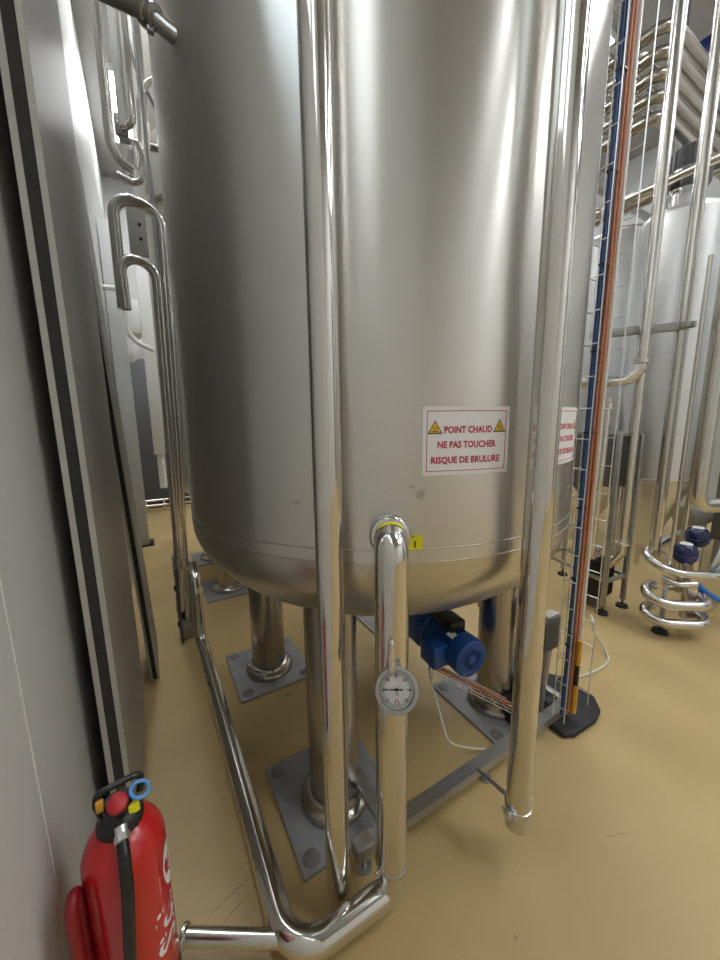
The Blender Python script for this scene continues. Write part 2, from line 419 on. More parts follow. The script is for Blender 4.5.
# yellow number label
tl = thing('number_label', 'small yellow label with a black 1 beside the outlet nozzle', 'label', on_tank(math.radians(-116.0), 0, 1.307, .001))
th = math.radians(-116.0)
B().faces([on_tank(th, x, 1.307 + y, .001 + n) for n in (0, .0008) for x, y in ((-.025, -.026), (.025, -.026), (.025, .026), (-.025, .026))],
          [[0, 1, 2, 3], [4, 5, 6, 7], [0, 1, 5, 4], [1, 2, 6, 5], [2, 3, 7, 6], [3, 0, 4, 7]]).build('label_film', 'fluo', tl, flat=True)
vs, fs = text2d('1', .03, off=.0012)
B().faces([on_tank(th, v[0], 1.302 + v[1], .0026) for v in vs], fs).build('printed_number', 'black', tl, flat=True)
vs, fs = text2d('N°', .009, off=.0003)
B().faces([on_tank(th, v[0] - .008, 1.327 + v[1], .0026) for v in vs], fs).build('printed_heading', 'black', tl, flat=True)

# ------------------------------------------------------------------ outlet pipework in front of the tank
NX, NY = .592, .826
rad = V((NX - T1[0], NY - T1[1], 0)).normalized()
p_s = V((T1[0], T1[1], 1.345)) + rad * (TR - .015)
zc = .085; CX, CY = .232, .838
op = thing('outlet_pipe', 'polished stainless outlet pipe with elbows dropping from the tank and running along the floor', 'pipe', (NX, NY, 0))
ax0 = V((NX, NY, 1.345))
nz = B().lathe([(.050, -.02), (.062, -.015), (.062, .012), (.050, .02)], p_s + rad * .02, rad, 40)
nz.build('nozzle_collar', 'pipe', op)
cl = B().lathe([(.050, 0), (.060, .002), (.065, .008), (.065, .018), (.060, .024), (.050, .026)], p_s + rad * .046, rad, 40).build('clamp_ring', 'pipe', op)
B().tube([p_s, ax0, (NX, NY, 1.15)], .0515, .082, 40, 14).build('elbow', 'pipe', op)
B().rod((NX, NY, 1.155), (NX, NY, .20), .0515, 40).build('riser', 'pipe', op)
B().lathe([(.0515, .05), (.042, .0)], (NX, NY, .152), seg=40).tube([(NX, NY, .153), (NX - .004, NY, zc), (CX, CY, zc), (CX - .008, 2.62, zc), (CX - .018, 2.74, zc + .02), (CX - .018, 2.74, .56), (CX - .012, 2.96, .60)], .042, .12, 40, 14).build('floor_run', 'pipe', op)
B().lathe([(.0515, -.006), (.0545, -.003), (.0545, .003), (.0515, .006)], (NX, NY, .204), (0, 0, 1), 40).build('weld_ring', 'weld', op)
B().ring((NX - .058, NY - .005, .20), (0, 1, .2), .012, .004, 16, 8).build('clamp_eye', 'pipe', op)
st = B().rod((CX - .015, .905, .085), (-.045, 1.065, .09), .024, 32).build('drain_stub', 'pipe2', op)
dv = (V((-.045, 1.065, .09)) - V((CX - .015, .905, .085))).normalized()
B().lathe([(.024, -.012), (.030, -.010), (.034, -.006), (.034, .002), (.032, .004), (.020, .004), (.018, -.02)], V((-.045, 1.065, .09)), dv, 32).build('ferrule', 'pipe2', st)
# supports under the floor run
for y in (1.6, 2.45):
    B().rod((CX, y, 0), (CX - .004, y, zc - .035), .012, 12).lathe([(.035, 0), (.035, .006), (0, .008)], (CX, y, 0), seg=20).build('support_foot', 'frame', op)
# yellow tape on the elbow
tp = B()
d0 = V((0, 0, 1)); side = rad.cross(d0).normalized()
vs = []
for k in range(13):
    a = math.radians(-48 + 96 * k / 12)
    n = d0 * math.cos(a) + side * math.sin(a)
    for u in (.062, .092):
        vs.append(p_s + rad * u + n * .0527 if u < .08 else p_s + rad * (u - .0015) + n * .0527 - d0 * .0045)
fs = [[2 * k, 2 * k + 1, 2 * k + 3, 2 * k + 2] for k in range(12)]
tp.faces(vs, fs)
tag(tp.build('marking_tape', 'fluo', org=p_s), 'yellow tape strip stuck over the top of the outlet elbow', 'tape')

# front vertical pipe with capped end
fp = thing('riser_pipe', 'tall polished stainless pipe with closed lower end hanging in front of the tank', 'pipe', (.432, .932, .09))
FX, FY, FR = .434, .920, .0410
B().rod((FX, FY, .10), (FX, FY, 6.0), FR, 40).build('tube', 'pipe', fp)
B().lathe([(FR, .05), (FR * .97, .02), (FR * .86, .004), (FR * .6, -.004), (0, -.006)], (FX, FY, .05), seg=40).build('end_cap', 'pipe', fp)
for z in (2.9,):
    B().rod((FX, FY, z), (FX + .06, FY + .12, z), .010, 12).build('standoff', 'pipe', fp)

# right vertical pipe, clamped to the frame
RXp, RYp, RRp = 1.096, .700, .0445
rp = thing('vent_pipe', 'tall stainless pipe with open lower end clamped to the support frame by a short strut', 'pipe', (RXp, RYp, .13))
B().lathe([(RRp - .003, .30), (RRp - .003, .155), (RRp, .155), (RRp, 6.0), (RRp - .003, 6.0)], (RXp, RYp, 0), seg=40).build('tube', 'pipe', rp)
B().lathe([(RRp, -.012), (RRp + .004, -.010), (RRp + .004, .010), (RRp, .012)], (RXp, RYp, .235), seg=40).build('clamp_band', 'pipe2', rp)
B().rod((RXp, RYp + RRp, .235), (RXp + .01, .905, .20), .009, 12).build('strut', 'frame', rp)
cb = B().box((RXp - .065, RYp - .012, .222), (RXp - .044, RYp + .012, .248), .003)
cb.rod((RXp - .055, RYp - .03, .235), (RXp - .055, RYp + .03, .235), .005, 10); cb.build('clamp_bolt', 'zinc', rp)
B().box((RXp + .046, RYp - .014, .222), (RXp + .075, RYp + .010, .236), .002).build('clamp_lug', 'zinc', rp)

# ------------------------------------------------------------------ support frame on the floor
fz0, fz1 = .085, .125
sf = thing('support_frame', 'low satin steel angle frame carrying the cable tray beside the tank legs', 'frame', (1.2, .93, 0))
def lsec(x0, x1, y, name='beam'):
    b = B().box((x0, y - .022, fz1 - .004), (x1, y + .034, fz1), .001).box((x0, y - .022, fz0), (x1, y - .018, fz1), .001)
    return b
lsec(.55, 1.93, .965).build('long_beam', 'frame', sf)
B().box((.655, .985, fz0 + .01), (.705, 1.46, fz1 + .004), .002).build('cross_beam', 'frame', sf)
B().box((.530, .945, fz0 - .015), (.60, 1.0, fz1 + .004), .002).build('end_block', 'frame', sf)
B().box((1.895, .935, fz0), (1.94, 1.0, fz1 + .01), .003).build('corner_block', 'frame', sf)
B().box((.64, 1.44, .02), (.70, 1.475, .16), .003).build('leg_clip', 'frame', sf)
B().box((1.89, .985, fz0 + .006), (1.93, 1.9, fz1), .002).build('side_beam', 'frame', sf)
for x, y in ((.57, .975), (1.25, .975), (1.915, .97), (1.91, 1.85)):
    B().rod((x, y, 0), (x, y, fz0 + .002), .011, 12).lathe([(.03, 0), (.03, .006), (0, .01)], (x, y, 0), seg=20).build('foot', 'frame', sf)

# ------------------------------------------------------------------ temperature gauge
gp = V((NX, NY, .965)); gd = V((-.22, -.42, .62)).normalized()
gn = V((-.59, -.80, 0)).normalized()
g0 = V((.556, .752, .932))
gdir = (V((0, 0, CAM_H)) - g0).normalized(); gdir = (gdir + V((.05, -.02, -.18))).normalized()
tg = thing('dial_gauge', 'round steel dial thermometer screwed into the outlet pipe', 'gauge', g0)
B().rod(gp + V((-.02, -.03, .02)), g0 - gdir * .02, .013, 20).lathe([(.020, 0), (.020, .02), (.014, .024)], gp + gn * .045 + V((0, 0, .008)), gn, 6).build('stem', 'pipe', tg)
B().rod(gp + gn * .060 + V((0, 0, .095)), gp + gn * .072 + V((0, 0, .018)), .010, 20, r1=.012).ball(gp + gn * .060 + V((0, 0, .097)), .0102).rod(gp + gn * .03 + V((0, 0, .098)), gp + gn * .06 + V((0, 0, .098)), .009, 16).build('probe_sleeve', 'pipe', tg)
B().lathe([(0, -.030), (.050, -.030), (.056, -.024), (.057, .006), (.060, .010), (.062, .016), (.060, .021), (.051, .022), (.048, .012), (0, .010)], g0, gdir, 48).build('case', 'frame', tg)
ux = V((0, 0, 1)).cross(gdir).normalized(); uy = gdir.cross(ux).normalized()
def gpt(x, y, n): return g0 + ux * x + uy * y + gdir * n
dl = B().lathe([(0, .0115), (.0495, .0115), (.0495, .0105)], g0, gdir, 48).build('dial', 'dial', tg)
tk = B()
for k in range(37):
    a = math.radians(225 - 270 * k / 36); L = .007 if k % 6 == 0 else .0035
    c, s = math.cos(a), math.sin(a); w = .0006 if k % 6 else .0009
    tk.faces([gpt((.045) * c - w * s, .045 * s + w * c, .0122), gpt(.045 * c + w * s, .045 * s - w * c, .0122), gpt((.045 - L) * c + w * s, (.045 - L) * s - w * c, .0122), gpt((.045 - L) * c - w * s, (.045 - L) * s + w * c, .0122)], [[0, 1, 2, 3]])
tk.build('scale_marks', 'black', dl, flat=True)
nb = B()
for k, s in enumerate(('0', '20', '40', '60', '80', '100', '120')):
    a = math.radians(225 - 270 * k / 6); vs, fs = text2d(s, .0095, off=.0002)
    nb.faces([gpt(.0345 * math.cos(a) + v[0], .0345 * math.sin(a) + v[1], .0123) for v in vs], fs)
vs, fs = text2d('°C', .011, off=.0003); nb.faces([gpt(v[0], -.011 + v[1], .0123) for v in vs], fs)
nb.build('scale_numbers', 'black', dl, flat=True)
lgm = B()
for sx in (-1, 1):
    lgm.faces([gpt(sx * .001, -.022, .0123), gpt(sx * .003, -.022, .0123), gpt(sx * .0085, -.037, .0123), gpt(sx * .0055, -.037, .0123)], [[0, 1, 2, 3]])
lgm.faces([gpt(-.006, -.031, .0123), gpt(.006, -.031, .0123), gpt(.006, -.029, .0123), gpt(-.006, -.029, .0123)], [[0, 1, 2, 3]])
lgm.build('red_mark', 'redink', dl, flat=True)
nd = B().faces([gpt(-.043, -.001, .0145), gpt(-.043, .0002, .0145), gpt(.018, .0026, .0145), gpt(.018, -.0016, .0145)], [[0, 1, 2, 3]])
nd.lathe([(0, .0165), (.004, .016), (.0045, .0125)], g0, gdir, 16); nd.build('needle', 'black', tg, flat=True)
B().lathe([(0, .0185), (.0525, .0185), (.0525, .0195), (0, .0195)], g0, gdir, 48).build('glass', 'glass', tg)

# ------------------------------------------------------------------ geared motor below the tank
md = V((-.10, -.99, .0)).normalized()           # from gearbox to fan cover
mf = V((1.328, 1.150, .488))                     # centre of the fan cover face
mt = thing('gear_motor', 'blue geared electric motor hanging under the tank', 'motor', mf - md * .25)
def ma(t): return mf - md * t
mr = .102
B().lathe([(mr * .5, .0), (mr * .86, 0), (mr * .96, -.006), (mr, -.018), (mr, -.085), (mr * .94, -.088)], mf, md, 48).build('fan_cover', 'motorblue', mt)
fg = B()
for R in (.028, .042, .056, .070):
    fg.ring(mf + md * .001, md, R, .0022, 36, 6)
mx = md.cross(V((0, 0, 1))).normalized(); mz = mx.cross(md).normalized()
for k in range(16):
    a = 2 * PI * k / 16
    u = mx * math.cos(a) + mz * math.sin(a); fg.rod(mf + u * .02, mf + u * .086, .0017, 6)
fg.lathe([(0, .003), (.022, .003), (.022, -.003)], mf, md, 24)
fg.build('fan_grille', 'motorblue', mt)
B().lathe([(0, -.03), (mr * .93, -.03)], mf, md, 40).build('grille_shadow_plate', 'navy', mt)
bd = B().lathe([(0, -.088), (mr * .86, -.088), (mr * .86, -.30), (mr * .98, -.31), (mr * .98, -.335), (0, -.335)], mf, md, 48)
for k in range(28):
    a = 2 * PI * k / 28; u = mx * math.cos(a) + mz * math.sin(a)
    w = md.cross(u)
    p0, p1 = mf - md * .09, mf - md * .30
    bd.faces([p0 + u * .08 - w * .002, p0 + u * .08 + w * .002, p0 + u * .098 + w * .0015, p0 + u * .098 - w * .0015,
              p1 + u * .08 - w * .002, p1 + u * .08 + w * .002, p1 + u * .098 + w * .0015, p1 + u * .098 - w * .0015],
             [[0, 1, 2, 3], [4, 5, 6, 7], [0, 1, 5, 4], [1, 2, 6, 5], [2, 3, 7, 6], [3, 0, 4, 7]])
bd.build('motor_body', 'motorblue', mt)
rotm = Matrix((md, mx, mz)).transposed()
tbc = ma(.150) + mx * .125 + mz * -.005
tb = B().box(tbc - V((.062, .05, .06)), tbc + V((.062, .05, .06)), .008, rot=rotm).build('terminal_box', 'motorblue', mt)
B().box(tbc + md * .062 - V((.004, .044, .054)), tbc + md * .062 + V((.004, .044, .054)), .003, rot=rotm).build('box_lid', 'motorblue', tb)
npl = ma(.11) + mz * .090 + mx * .045
B().box(npl - V((.026, .018, .001)), npl + V((.026, .018, .001)), 0, rot=Matrix((md, (mx * .9 - mz * .44).normalized(), (mz * .9 + mx * .44).normalized())).transposed()).build('name_plate', 'white', mt)
gbc = ma(.41)
B().box(gbc - V((.085, .10, .11)), gbc + V((.085, .10, .11)), .022, rot=rotm).build('gearbox', 'motorblue', mt)
gz = gbc + V((0, 0, .10))
B().lathe([(.06, 0), (.085, .02), (.085, .05), (.11, .055), (.11, .075), (0, .075)], gz, (0, 0, 1), 32).build('output_flange', 'plasticblack', mt)
B().box(ma(.20) + mz * .12 - V((.09, .05, .03)), ma(.20) + mz * .12 + V((.09, .05, .03)), .012, rot=rotm).build('torque_arm', 'plasticblack', mt)
B().rod(gz + V((0, 0, .07)), gz + V((0, 0, .25)), .045, 24).build('drive_shaft', 'frame', mt)
B().box(V((1.60, 1.34, .60)), V((1.625, 1.365, .80)), .004).build('yellow_strap', 'amber', mt)
# motor cable
tag(B().tube(smooth([tbc + mz * -.055 + mx * .02, tbc + mz * -.12 + mx * .03, (1.10, 1.12, .27), (1.13, 1.10, .16), (1.25, 1.11, .05), (1.384, 1.06, .014), (1.46, 1.05, .014)]), .005, 0, 12).build('motor_cable', 'cablewhite', org=(1.15, 1.05, 0)),
    'thin white cable drooping from the blue motor to the floor', 'cable')
tag(B().rod(tbc + mz * -.09 + mx * .02, tbc + mz * -.155 + mx * .02, .010, 14).build('cable_sleeve', 'white', org=tbc + mz * -.1), 'white sleeve clipped on the thin motor cable', 'sleeve')

# low wire tray with cables from motor to the corner
wt = thing('wire_tray', 'short sloping steel wire tray under the blue motor', 'tray', (1.40, 1.16, .2))
A0, A1 = V((1.20, 1.30, .40)), V((1.66, 1.06, .09))
wdir = (A1 - A0).normalized(); wx = wdir.cross(V((0, 0, 1))).normalized()
for k in range(5):
    B().rod(A0 + wx * (-.06 + .03 * k), A1 + wx * (-.06 + .03 * k), .0022, 8).build('long_wire', 'zinc', wt)
for k in range(9):
    p = A0 + (A1 - A0) * (k / 8)
    B().rod(p - wx * .06, p + wx * .06, .0022, 8).build('cross_wire', 'zinc', wt)
for k, (mm, lb) in enumerate((('orange', 'orange cable nearest the tank front lying in the sloping wire tray'), ('copper', 'brown cable lying in the sloping wire tray'), ('orange', 'orange cable furthest back in the sloping wire tray'))):
    o = wx * (-.02 + .022 * k) + V((0, 0, .01))
    tag(B().tube([A0 + o, A0 + (A1 - A0) * .5 + o + V((0, 0, .006)), A1 + o, A1 + o + V((.10, .02, -.02))], .0036, .05, 10).build('tray_cable', mm, org=A0), lb, 'cable', 'cables in the sloping wire tray')

# ------------------------------------------------------------------ vertical cable tray and its cables
TX0, TX1, TY0, TY1 = 1.740, 1.965, .890, .950
tr = thing('cable_tray', 'tall steel wire basket tray rising from the frame corner beside the tank', 'tray', (1.88, .94, .12))
for x, y in ((TX0, TY0), (TX0, TY1), (1.795, TY1), (1.85, TY1), (1.91, TY1), (TX1, TY1), (TX1, TY0)):
    B().rod((x, y, .125), (x, y, 5.6), .0028, 8).build('upright_wire', 'zinc', tr)
z = .20
while z < 4.9:
    B().tube([(TX0, TY0, z), (TX0, TY1 + .004, z), (TX1, TY1 + .004, z), (TX1, TY0, z)], .0026, .01, 8, 3).build('rung', 'zinc', tr)
    z += .14
for k, (x, y, lb) in enumerate(((1.768, .920, 'leftmost blue air hose in the upright wire tray'), (1.780, .913, 'middle blue air hose in the upright wire tray'), (1.792, .920, 'rightmost blue air hose in the upright wire tray'))):
    tag(B().tube([(x, y, .14)] + [(x + random.uniform(-.003, .003), y + random.uniform(-.003, .003), .5 + .45 * i) for i in range(11)] + [(x, y, 5.6)], .0078, .2, 12, 3).build('air_hose', 'hoseblue', org=(x, y, .13)), lb, 'hose', 'blue hoses in the upright tray')
for k, (x, y, m_, lb) in enumerate(((1.816, .913, 'orange', 'leftmost orange cable in the upright wire tray'), (1.827, .923, 'copper', 'brown cable in the upright wire tray'), (1.838, .911, 'orange', 'middle orange cable in the upright wire tray'), (1.848, .923, 'orange', 'rightmost orange cable in the upright wire tray'))):
    tag(B().tube([(x, y, .14)] + [(x + random.uniform(-.004, .004), y + random.uniform(-.003, .003), .5 + .45 * i) for i in range(11)] + [(x, y, 5.6)], .0066, .2, 10, 3).build('power_cable', m_, org=(x, y, .13)), lb, 'cable', 'cables in the upright tray')
for k in range(12):
    z = .55 + .36 * k
    tag(B().box((1.758, .901, z - .006), (1.802, .931, z + .006), .004).build('cable_tie', 'plasticblack', org=(1.765, .94, z)), 'black tie around the blue hoses in the upright wire tray', 'cable tie', 'ties on the blue hoses')
tag(B().rod((1.836, .897, .14), (1.836, .897, .30), .014, 14).build('cable_sleeve', 'amber', org=(1.885, .925, .14)), 'amber sleeve at the foot of the upright cable tray', 'sleeve')
tag(B().rod((1.838, .897, .42), (1.838, .897, .56), .012, 14).build('cable_sleeve', 'amber', org=(1.893, .925, .42)), 'amber sleeve above the black sleeve on the upright tray cables', 'sleeve')
tag(B().rod((1.837, .897, .305), (1.837, .897, .415), .011, 14).build('cable_sleeve', 'plasticblack', org=(1.889, .922, .3)), 'black sleeve between the two amber sleeves on the tray cables', 'sleeve')
tag(B().tube([(1.885, .920, .14), (1.885, .920, 5.6)], .008, 0, 10).build('power_cable', 'cablewhite', org=(1.935, .945, .13)), 'pale grey cable right of the orange cables in the wire tray', 'cable')
# loose white loop on the floor
tag(B().tube(smooth([(1.965, .90, .62), (2.40, 1.12, .42), (2.68, 1.22, .16), (2.74, 1.16, .03), (2.62, 1.09, .012), (2.38, 1.10, .012), (2.14, 1.18, .012)]), .0065, 0, 12).build('loose_cable', 'cablewhite', org=(2.4, 1.1, 0)), 'pale cable looping from the tray onto the tan floor', 'cable')

# junction box on a stand behind the tray
jb = thing('junction_box', 'dark grey electrical box on a thin stand behind the frame corner', 'box', (1.77, 1.04, 0))
B().box((1.69, 1.0, .47), (1.84, 1.07, .65), .008).build('enclosure', 'box', jb)
B().box((1.696, .994, .478), (1.834, 1.001, .642), .003).build('cover', 'box', jb)
B().rod((1.785, 1.04, .0), (1.785, 1.04, .48), .012, 14).build('post', 'frame', jb)
B().rod((1.785, 1.03, .24), (1.82, 1.03, .48), .008, 10).build('conduit', 'cablewhite', jb)
B().lathe([(.04, 0), (.04, .008), (0, .01)], (1.785, 1.04, 0), seg=24).build('foot', 'frame', jb)
for x, z in ((1.82, .62), (1.82, .50)): B().lathe([(.006, 0), (.006, .004), (0, .004)], (x, .994, z), (0, -1, 0), 10).build('cover_screw', 'zinc', jb)
B().box((1.74, 1.01, .65), (1.835, 1.06, .662), .003).build('lid_strip', 'white', jb)
# black valve lump and rubber mat
sv = thing('foot_valve', 'small black valve block behind the frame beam', 'valve', (1.66, 1.12, 0))
B().box((1.60, 1.06, .0), (1.74, 1.18, .14), .02).build('body', 'plasticblack', sv)
B().rod((1.70, 1.16, .13), (1.70, 1.16, .24), .022, 16).build('actuator', 'plasticblack', sv)
B().rod((1.60, 1.11, .12), (1.75, 1.14, .16), .012, 12).build('link', 'zinc', sv)
mp = [(1.77, .905), (1.83, .872), (2.02, .862), (2.12, .885), (2.20, .96), (2.22, 1.15), (2.10, 1.30), (1.80, 1.30)]
b = B().prism(mp, 0, .035)
mo = b.build('rubber_pad', 'rubber', org=(2.0, 1.0, 0)); tag(mo, 'black rubber pad with rounded corner lying under the frame corner', 'pad')
bv = mo.modifiers.new('bevel', 'BEVEL'); bv.width = .018; bv.segments = 3; bv.limit_method = 'ANGLE'

# ------------------------------------------------------------------ leaning insulated panels
def panel(x_face, y0, y1, thick, top, lean, label):
    t = thing('insulated_panel', label, 'panel', (x_face - thick / 2, y0, 0), 'insulated panels at the wall')
    sk_ = thick * .26
    def slab(a, b_, name, m, dy=0.0, dz=0.0):
        vs = []
        for (z, off) in ((0 + dz, 0), (top - dz, lean)):
            for x in (a, b_):
                for y in (y0 + dy, y1 - dy): vs.append((x_face - off + x, y, z))
        return B().faces(vs, [[0, 1, 3, 2], [4, 5, 7, 6], [0, 1, 5, 4], [2, 3, 7, 6], [0, 2, 6, 4], [1, 3, 7, 5]]).build(name, m, t, flat=True)
    slab(-thick, -thick + sk_, 'back_skin', 'panelrim')
    slab(-thick + sk_, -sk_, 'foam_core', 'panelcore', .004, .002)
    slab(-sk_, -.001, 'front_rim', 'panelrim')
    vs = []
    slab(-.001, 0, 'front_skin', 'panelskin')
    return t
panel(-.158, 1.36, 2.50, .062, 6.59, .012, 'tall insulated panel with pale rims and dark core, nearest the fire extinguisher')
panel(-.068, 2.58, 3.05, .052, 3.24, .120, 'shorter insulated panel leaning on the wall beyond the tall panel')

# ------------------------------------------------------------------ fire extinguisher
EX, EY = -.128, .862; ER = .081; DZ = -.052
ex = thing('fire_extinguisher', 'red fire extinguisher with black hose hanging on the left wall', 'fire extinguisher', (EX, EY, .33))
sh = .742
pr = [(0, .33), (ER - .006, .33), (ER, .34)] + [(ER, z) for z in (.5, .65)] + [(ER * math.cos(a * PI / 20), sh + .088 * math.sin(a * PI / 20)) for a in range(8)] + [(.030, sh + .088)]
B().lathe(pr, (EX, EY, 0), seg=56).build('cylinder', 'red', ex, ang=60)
B().lathe([(ER + .002, .305), (ER + .002, .37), (ER - .004, .37)], (EX, EY, 0), seg=48).build('base_skirt', 'plasticblack', ex)
nk = B().lathe([(.040, .862), (.046, .872), (.046, .884), (.037, .895), (.030, .903), (.030, .923), (0, .923)], (EX, EY, DZ), seg=32).build('valve_head', 'plasticblack', ex)
cd = V((-EX, -EY, 0)).normalized(); cs = V((cd.y * -1, cd.x, 0))      # towards the aisle, and to its right
cs = V((0, 0, 1)).cross(cd).normalized()
E0 = V((EX, EY, 0))
def ep(r, s, z): return E0 + cd * r * .9 + cs * s * .9 + V((0, 0, z + DZ))
B().lathe([(0, 0), (.019, 0), (.021, .005), (.019, .013), (.011, .018), (0, .019)], ep(.012, -.002, .925), (cd * .5 + V((0, 0, 1))).normalized(), 28).build('push_knob', 'redplastic', ex)
B().tube([ep(-.01, -.036, .900), ep(-.012, -.044, .930), ep(-.012, -.040, .956), ep(-.02, .045, .948), ep(-.02, .054, .936), ep(-.01, .046, .91)], .007, .018, 14, 6).build('carry_handle', 'plasticblack', ex)
B().ring(ep(.010, .046, .930), (cd * .25 + V((0, 0, .95)) + cs * .25).normalized(), .0185, .0042, 32, 10).build('safety_ring', 'lightblue', ex)
B().box(ep(.020, .028, .906) - V((.011, .008, .013)), ep(.020, .028, .906) + V((.011, .008, .013)), .002, rot=Matrix.Rotation(.3, 3, 'Z')).build('seal_tag', 'fluo', ex)
B().box(ep(.0, -.036, .934) - V((.007, .006, .012)), ep(.0, -.036, .934) + V((.007, .006, .012)), .002).build('release_tab', 'amber', ex)
B().rod(ep(.040, -.002, .895), ep(.066, -.003, .873), .012, 20).lathe([(.015, 0), (.015, .012), (.012, .014)], ep(.052, -.002, .884), (V((0, 0, -.65)) + cd).normalized(), 6).build('hose_fitting', 'zinc', ex)
B().tube([ep(.062, -.003, .878), ep(.088, -.003, .862), ep(.1105, -.006, .80), ep(.111, -.022, .60), ep(.108, -.038, .42), ep(.10, -.05, .34), ep(.02, -.105, .36), ep(-.02, -.107, .50)], .0115, .05, 16, 8).build('hose', 'plasticblack', ex)
# printed lettering up the side
def on_ext(a, z, n=0.0): return V((EX + (ER + n) * math.cos(a), EY + (ER + n) * math.sin(a), z))
vs, fs = text2d('Sicli', .080, off=.0016)
aC = math.radians(-34)
B().faces([on_ext(aC - v[1] / ER, .535 + v[0] , .0008) for v in vs], fs).build('printed_name', 'white', ex, flat=True)
ov = B(); n_ = 28
ov.faces([on_ext(aC + .38 + .34 * math.cos(2 * PI * k / n_), .672 + .058 * math.sin(2 * PI * k / n_), .0008) for k in range(n_)] + [on_ext(aC + .38, .672, .0008)], [[k, (k + 1) % n_, n_] for k in range(n_)])
ov.build('printed_oval', 'white', ex, flat=True)
vs, fs = text2d('ABC', .026, off=.0006)
B().faces([on_ext(aC + .30 - v[1] / ER, .672 + v[0], .0013) for v in vs], fs).build('printed_class', 'redplastic', ex, flat=True)
ins = B()
for k in range(6):
    z0, z1 = .60 + .008 * (k % 2), .595 - .006 * (k % 3); a = aC + .42 + k * .07
    ins.faces([on_ext(a, z0 - .16, .0008), on_ext(a + .022, z0 - .16, .0008), on_ext(a + .022, z1 , .0008), on_ext(a, z1, .0008)], [[0, 1, 2, 3]])
ins.build('printed_bars', 'white', ex, flat=True)
br = thing('wall_bracket', 'dark red plastic loop holder fixed to the wall behind the extinguisher', 'bracket', (WX, .80, .6))
B().box((WX, .775, .42), (WX + .012, .85, .50), .004).build('back_plate', 'darkred', br)
B().tube([(-.216, .785, .40), (-.216, .785, .735), (-.214, .805, .760), (-.212, .825, .735), (-.212, .825, .40)], .011, .020, 16).build('hose_holder', 'darkred', br)
B().box((WX + .010, .795, .46), (-.214, .815, .49), .004).build('side_cheek', 'redplastic', br)
B().rod((-.214, .805, .42), (-.214, .805, .60), .004, 12).build('pin', 'zinc', br)

# ------------------------------------------------------------------ left background: ladder rails, pipes, column
gr = thing('guard_rail', 'pair of hooked stainless handrail tubes standing left of the tank', 'rail', (.16, 3.1, 0))
HY = 3.0
B().tube([(-.045, HY, 2.45), (-.040, HY, 3.14), (.235, HY + .05, 3.14), (.205, HY + .05, 1.6), (.15, HY + .05, .14)], .034, .12, 24, 10).build('tall_hoop', 'pipe', gr)
B().tube([(-.028, HY - .12, 2.42), (-.035, HY - .12, 2.74), (.165, HY - .06, 2.74), (.135, HY - .04, .80), (.11, HY, .24)], .030, .10, 24, 10).build('short_hoop', 'pipe', gr)
B().box((.178, HY + .02, .12), (.202, HY + .11, 5.0), .004).build('stile', 'frame', gr)
B().box((.094, HY - .10, .01), (.112, HY + .24, .62), .004).build('foot_plate', 'darkgrey', gr)
B().box((.09, HY - .03, .0), (.22, HY + .14, .12), .006).build('foot_block', 'frame', gr)
for z in (.15, .45): B().lathe([(.022, 0), (.022, .012), (0, .016)], (.094, HY - .04, z), (-1, 0, 0), 6).build('bolt', 'black', gr)

# pipe entering the tank at top left
ti = thing('inlet_pipe', 'dark stainless pipe with bolted joint entering the tank high on the left', 'pipe', (.2, 1.44, 2.9))
q0, q1, q2, q3 = V((.24, 1.465, 2.90)), V((.195, 1.487, 2.932)), V((.133, 1.514, 2.980)), V((.061, 1.579, 3.035))
B().tube([q0, q1, q2, q3, (-.005, 1.66, 3.10), (-.06, 1.75, 3.22), (-.08, 1.8, 3.7)], .024, .06, 24, 8).build('tube', 'leg', ti)
dj = (q3 - q2).normalized(); jc = q2 - dj * .005
B().lathe([(0, -.03), (.032, -.028), (.032, -.006), (.038, -.004), (.038, .012), (.032, .014), (.031, .028), (0, .030)], jc, dj, 28).build('union_joint', 'leg', ti)
B().box(jc - V((.010, .010, .050)), jc + V((.010, .010, -.034)), .003).build('joint_bolt', 'frame', ti)

tag(B().box((-.262, 5.72, .012), (-.085, 5.92, 4.15), .004).build('steel_column', 'wallback', org=(-.17, 5.82, 0)), 'square pale steel column on the left beyond the leaning panels', 'column')
tag(B().box((-.262, 5.66, 0), (-.03, 5.98, .012), .002).build('column_base', 'plasticblack', org=(-.15, 5.82, 0)), 'dark base plate under the pale steel column', 'plate')
# upper pipes on the left
def bgpipe(pts, r, label, bend=.15, m='pipe2', name='process_pipe', group='pipes on the left wall'):
    return tag(B().tube(pts, r, bend, 18, 8).build(name, m, org=pts[0]), label, 'pipe', group)
bgpipe([(0.0, 3.2, 6.55), (-.018, 3.2, 3.55), (.03, 3.22, 3.46), (.10, 3.24, 3.44)], .028, 'upright pipe nearest the leaning panels, hooked at its lower end', .06)
bgpipe([(.092, 3.5, 6.55), (.075, 3.5, 3.85)], .030, 'pale straight pipe second from the leaning panels', m='white')
bgpipe([(.165, 3.5, 6.55), (.130, 3.5, 3.90), (.05, 3.52, 3.86)], .036, 'pipe bending left into the valve block above the hooked rails', .07)
bgpipe([(.235, 3.5, 6.55), (.222, 3.5, 4.2), (.208, 3.5, 3.45)], .030, 'straight pipe close to the tank edge at upper left', .2)
bgpipe([(.20, 3.42, 4.85), (.145, 3.42, 4.45), (.19, 3.42, 4.2), (.30, 3.43, 4.0)], .011, 'thin curved hose crossing behind the tank edge', .3, 'frame')
bgpipe([(.40, 3.36, 4.18), (.26, 3.36, 4.13), (.19, 3.36, 3.98), (.17, 3.36, 3.55)], .022, 'short curved pipe arching down beside the tank edge', .16)
bgpipe([(.04, 3.56, 3.80), (.33, 3.56, 3.82)], .024, 'horizontal pipe crossing above the second tank band', m='frame')
